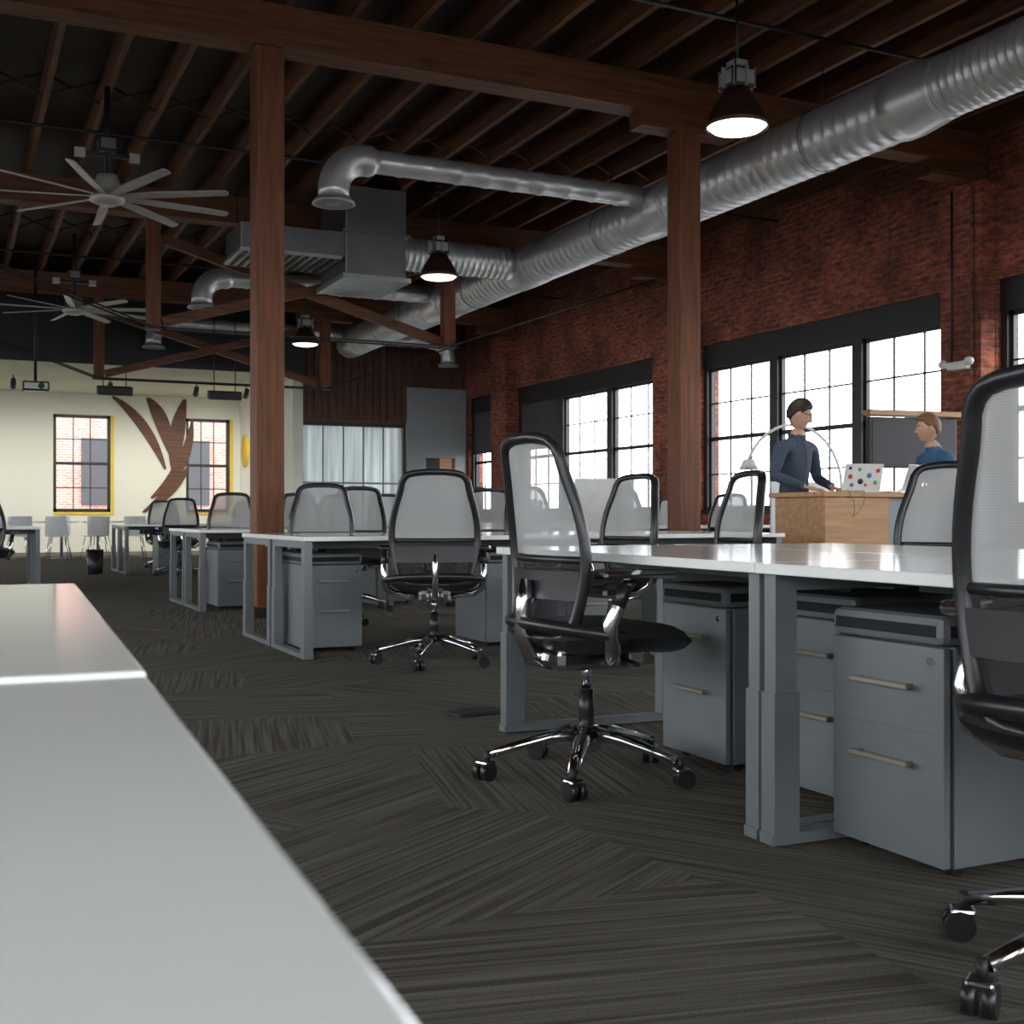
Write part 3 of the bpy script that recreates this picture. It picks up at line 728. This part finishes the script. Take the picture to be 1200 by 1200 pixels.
def person(name,loc,yaw,S,J,headM,shirt,skin,hair,sleeve_long=True,glasses=False,hands=()):
    names=list(J.keys()); bm=bmesh.new(); V={n:bm.verts.new(J[n][0]) for n in names}
    E=[('pelvis','waist'),('waist','chest'),('chest','upchest'),('upchest','neckb'),('neckb','neckt'),
       ('pelvis','hipL'),('pelvis','hipR'),('upchest','clavL'),('upchest','clavR')]
    for s_ in 'LR':
        E+= [('hip'+s_,'thigh'+s_),('thigh'+s_,'knee'+s_),('knee'+s_,'calf'+s_),('calf'+s_,'ankle'+s_),('ankle'+s_,'ball'+s_),('ball'+s_,'toe'+s_),
             ('clav'+s_,'sh'+s_),('sh'+s_,'uarm'+s_),('uarm'+s_,'el'+s_),('el'+s_,'farm'+s_),('farm'+s_,'wr'+s_)]
    for a,b in E: bm.edges.new((V[a],V[b]))
    me=bpy.data.meshes.new(name+'_sk'); bm.verts.index_update(); bm.to_mesh(me); bm.free()
    o=bpy.data.objects.new(name+'_sk',me); scene.collection.objects.link(o)
    sk=o.modifiers.new('s','SKIN'); sk.use_smooth_shade=True
    for i,n in enumerate(names):
        d=me.skin_vertices[0].data[i]; r=J[n][1]; d.radius=r if isinstance(r,tuple) else (r,r); d.use_root=(n=='pelvis')
    sb=o.modifiers.new('d','SUBSURF'); sb.levels=3; sb.render_levels=3
    dg=bpy.context.evaluated_depsgraph_get(); ev=o.evaluated_get(dg); em=bpy.data.meshes.new_from_object(ev)
    bpy.data.objects.remove(o)
    mb=MB(); mats=[shirt,M_TROU,skin,M_SHOE]
    for x in mats: mb.mi(x)
    mb.bm.from_mesh(em)
    wr=[Vector(J['wrL'][0]),Vector(J['wrR'][0])]; el=[Vector(J['elL'][0]),Vector(J['elR'][0])]; shv=[Vector(J['shL'][0]),Vector(J['shR'][0])]
    nb=Vector(J['neckb'][0]); wz=J['pelvis'][0][2]+.0
    for f in mb.bm.faces:
        c=f.calc_center_median(); f.smooth=True
        k=0
        armn=False
        for a,b,s0 in zip(wr,el,shv):
            ax=(a-b); t=(c-b).dot(ax)/ax.dot(ax); dist=((b+ax*max(0,min(1,t)))-c).length
            if dist<.075 and t>0: armn=True
            if dist<.075 and t>(.90 if sleeve_long else -.2): k=2
            if (not sleeve_long):
                ax2=b-s0; t2=(c-s0).dot(ax2)/ax2.dot(ax2); d2=((s0+ax2*max(0,min(1,t2)))-c).length
                if d2<.075 and t2>.62: k=2; armn=True
        if not armn and k==0:
            if c.z>nb.z+.030: k=2
            elif c.z<.075: k=3
            elif c.z<wz: k=1
        f.material_index=k
    bpy.data.meshes.remove(em)
    nc=Vector(J['neckb'][0])
    cr=.068 if glasses else .065
    mb.tube([nc+Vector((cr*math.sin(R(q)),cr*1.02*math.cos(R(q))+.002,.026-.018*math.cos(R(q)))) for q in range(0,360,18)],.009 if glasses else .007,shirt,8,flat=1.7 if glasses else 1,closed=True,up=(0,0,1))
    if sleeve_long:
        for a,b in zip(wr,el):
            d=(a-b).normalized(); mb.tube([a-d*.045,a-d*.02],[.036,.034],shirt,16)
        mb.tube([nc+Vector((0,.068,-.0)),nc+Vector((0,.100,-.10)),nc+Vector((0,.100,-.24))],.004,shirt,6)
    else:
        for s0,b in zip(shv,el):
            d=(b-s0); mb.tube([s0+d*.50,s0+d*.66],[.062,.063],shirt,16)
    head(mb,headM,skin,hair,glasses)
    for h in hands: hand(mb,*h,skin)
    bmesh.ops.scale(mb.bm,vec=(S,S,S),verts=mb.bm.verts[:])
    return mb.obj(name,loc,yaw)
def joints(armL,armR,lean=0.0,neck=(0,.02)):
    J={}
    def P(x,y,z): return (x,y+lean*max(0,(z-.95)),z)
    J['pelvis']=(P(0,0,.97),(.145,.110)); J['waist']=(P(0,.0,1.10),(.140,.108)); J['chest']=(P(0,0,1.27),(.160,.120)); J['upchest']=(P(0,-.005,1.39),(.150,.11))
    J['neckb']=(P(0,-.01,1.50),(.060,.058)); J['neckt']=(P(neck[0],neck[1]-.005,1.60),(.056,.058))
    for s_,sg,arm in (('L',-1,armL),('R',1,armR)):
        J['hip'+s_]=((sg*.095,0,.90),.095); J['thigh'+s_]=((sg*.105,.01,.70),.083); J['knee'+s_]=((sg*.11,.015,.50),.062)
        J['calf'+s_]=((sg*.112,-.01,.34),.058); J['ankle'+s_]=((sg*.115,-.02,.09),.042); J['ball'+s_]=((sg*.125,.07,.045),.042); J['toe'+s_]=((sg*.13,.15,.035),.032)
        J['clav'+s_]=(P(sg*.11,-.005,1.44),.080); J['sh'+s_]=(P(sg*.205,-.005,1.425),.072)
        a=Vector(J['sh'+s_][0]); e=Vector(arm[0]); w=Vector(arm[1])
        J['uarm'+s_]=(tuple(a.lerp(e,.5)),.058); J['el'+s_]=(tuple(e),.048); J['farm'+s_]=(tuple(e.lerp(w,.4)),.044); J['wr'+s_]=(tuple(w),.029)
    return J
def yawof(dx,dy): return math.atan2(-dx,dy)
aL=((-.31,.03,1.17),(-.20,.27,1.085)); aR=((.32,.05,1.18),(.17,.27,1.085))
J=joints(aL,aR,.10)
HM=Matrix.Translation((0,.080,1.705))@Matrix.Rotation(R(40),4,'Z')@Matrix.Rotation(R(-20),4,'X')@Matrix.Scale(1.05,4)
person('standing_man',(6.58,8.29,0),yawof(.25,-.97),1.01,J,HM,M_SHIRT,M_SKIN,M_HAIR,True,True,
       hands=((aL[1],(.3,1,-.25),(0,.2,1),1),(aR[1],(-.3,1,-.25),(0,.2,1),-1)))
aL=((-.27,.16,1.17),(-.12,.40,1.13)); aR=((.27,.16,1.17),(.12,.40,1.13))
J=joints(aL,aR,.28)
HM=Matrix.Translation((0,.205,1.70))@Matrix.Rotation(R(-18),4,'Z')@Matrix.Rotation(R(-4),4,'X')@Matrix.Scale(1.05,4)
person('leaning_man',(7.80,7.72,0),yawof(-.97,.22),.945,J,HM,M_SHIRT2,M_SKIN,M_HAIR2,False,False,
       hands=((aL[1],(.3,1,-.2),(0,.2,1),1),(aR[1],(-.3,1,-.2),(0,.2,1),-1)))

# ------------------------------------------------------------------ far cafe furniture
def cafe():
    m=MB()
    m.grid(lambda u,v:Vector(((u-.5)*.44,.02+(v-.5)*.42,.45+.02*(2*u-1)**2+.0*v)),8,8,M_SHELL)
    m.grid(lambda u,v:Vector(((u-.5)*(.44-.06*v),-.19-.10*v+.05*(2*u-1)**2,.47+.38*v)),8,8,M_SHELL)
    for sx in (-1,1):
        for sy in (-1,1): m.tube([(sx*.14,sy*.13,.45),(sx*.21,sy*.21,0)],.009,M_CHROME,6)
    return m.mesh('cafe_chair')
CF=cafe()
for x,y,r in ((1.2,24.6,10),(1.9,24.4,-15),(2.6,24.7,20),(3.3,24.5,0),(1.3,26.6,180),(2.1,26.8,170),(2.9,26.7,190),(3.6,26.6,180)): put(CF,'cafe_chair',(x,y,0),R(r))
def ctable(x,y):
    m=MB(); m.box((0,0,.735),(1.7,.8,.03),M_WHITE,None,.005); 
    for s_ in (-1,1): m.cyl((s_*.55,0,.01),(s_*.55,0,.72),.03,M_GREY); m.lathe([(0,.02),(.25,.012),(.26,0),(0,0)],M_GREY,(s_*.55,0,0),24)
    m.obj('cafe_table',(x,y,0))
ctable(1.5,25.6); ctable(3.3,25.6); 
m=MB(); m.tube([(0,0,0),(0,0,.02),(0,0,.36)],[.13,.14,.16],M_PLASTIC,4); m.obj('waste_bin',(1.95,18.6,0),.8)

# ceiling devices near soffit
m=MB(); m.tube([(0,0,.1),(0,0,BT-3.0)],.025,M_BLACK,8); m.box((0,0,.0),(.42,.34,.16),M_LAMPG,None,.03); m.cyl((0.08,-.17,0),(0.08,-.20,0),.05,M_BLACK); m.obj('ceiling_projector',(1.30,21.3,3.0))
for x in (2.75,4.75):
    m=MB(); m.box((0,0,0),(.62,.2,.16),M_BLACK,(R(10),0,0),.02); 
    for s_ in (-.2,.2): m.tube([(s_,0,.05),(s_,0,BT-3.15)],.01,M_BLACK,6)
    m.obj('ceiling_speaker',(x,22.9,3.15))
for x,y in ((1.2,26.6),(3.1,26.6),(4.9,26.6),(6.0,26.6),(-1,26.6)):
    m=MB(); m.cyl((0,0,0),(0,0,.14),.012,M_BLACK); m.tube([(0,-.06,.04),(0,.10,-.10)],[.05,.065],M_PLASTIC,14); o=m.obj('track_light',(x,y,3.62))
    l=bpy.data.lights.new('spot','SPOT'); l.energy=170; l.color=(1,.97,.88); l.spot_size=R(110); l.spot_blend=.8; l.shadow_soft_size=.08
    lo=bpy.data.objects.new('spot',l); scene.collection.objects.link(lo); lo.parent=o; lo.location=(0,.14,-.14); lo.rotation_euler=(R(42),0,0)
m=MB(); m.box((0,0,0),(.10,.30,.10),M_SHELL,None,.02)
for s_ in (-1,1): m.ell((-.05,s_*.19,.03),(.05,.06,.05),M_SHELL)
m.obj('emergency_light',(XW-.28,10.05,2.55))

# ------------------------------------------------------------------ exterior
m=MB(); m.bb(-40,70,-40,90,-.6,-.16,M_GROUND); m.obj('ground_exterior')
m=MB(); m.bb(-14,9,38,46,-.2,9,M_BRICKX)
for k in range(8):
    m.bb(-12+k*2.6,-10.8+k*2.6,37.95,38.0,1.2,3.2,M_SHADE); m.bb(-12+k*2.6,-10.8+k*2.6,37.95,38.0,4.6,6.6,M_SHADE)
m.obj('neighbouring_building')

# ------------------------------------------------------------------ world
w=bpy.data.worlds.new('overcast'); scene.world=w; w.use_nodes=True
bg=w.node_tree.nodes['Background']; bg.inputs[0].default_value=(.92,.96,1.0,1); bg.inputs[1].default_value=8.0

# ------------------------------------------------------------------ camera
cd=bpy.data.cameras.new('camera'); cam=bpy.data.objects.new('camera',cd); scene.collection.objects.link(cam)
cam.location=(0,0,.85); cam.rotation_euler=(R(90),0,-math.atan(660/1400))
cd.sensor_width=36; cd.lens=42; cd.shift_y=5/1200; cd.clip_start=.02; cd.clip_end=300
cd.dof.use_dof=True; cd.dof.focus_distance=5.5; cd.dof.aperture_fstop=11
scene.camera=cam
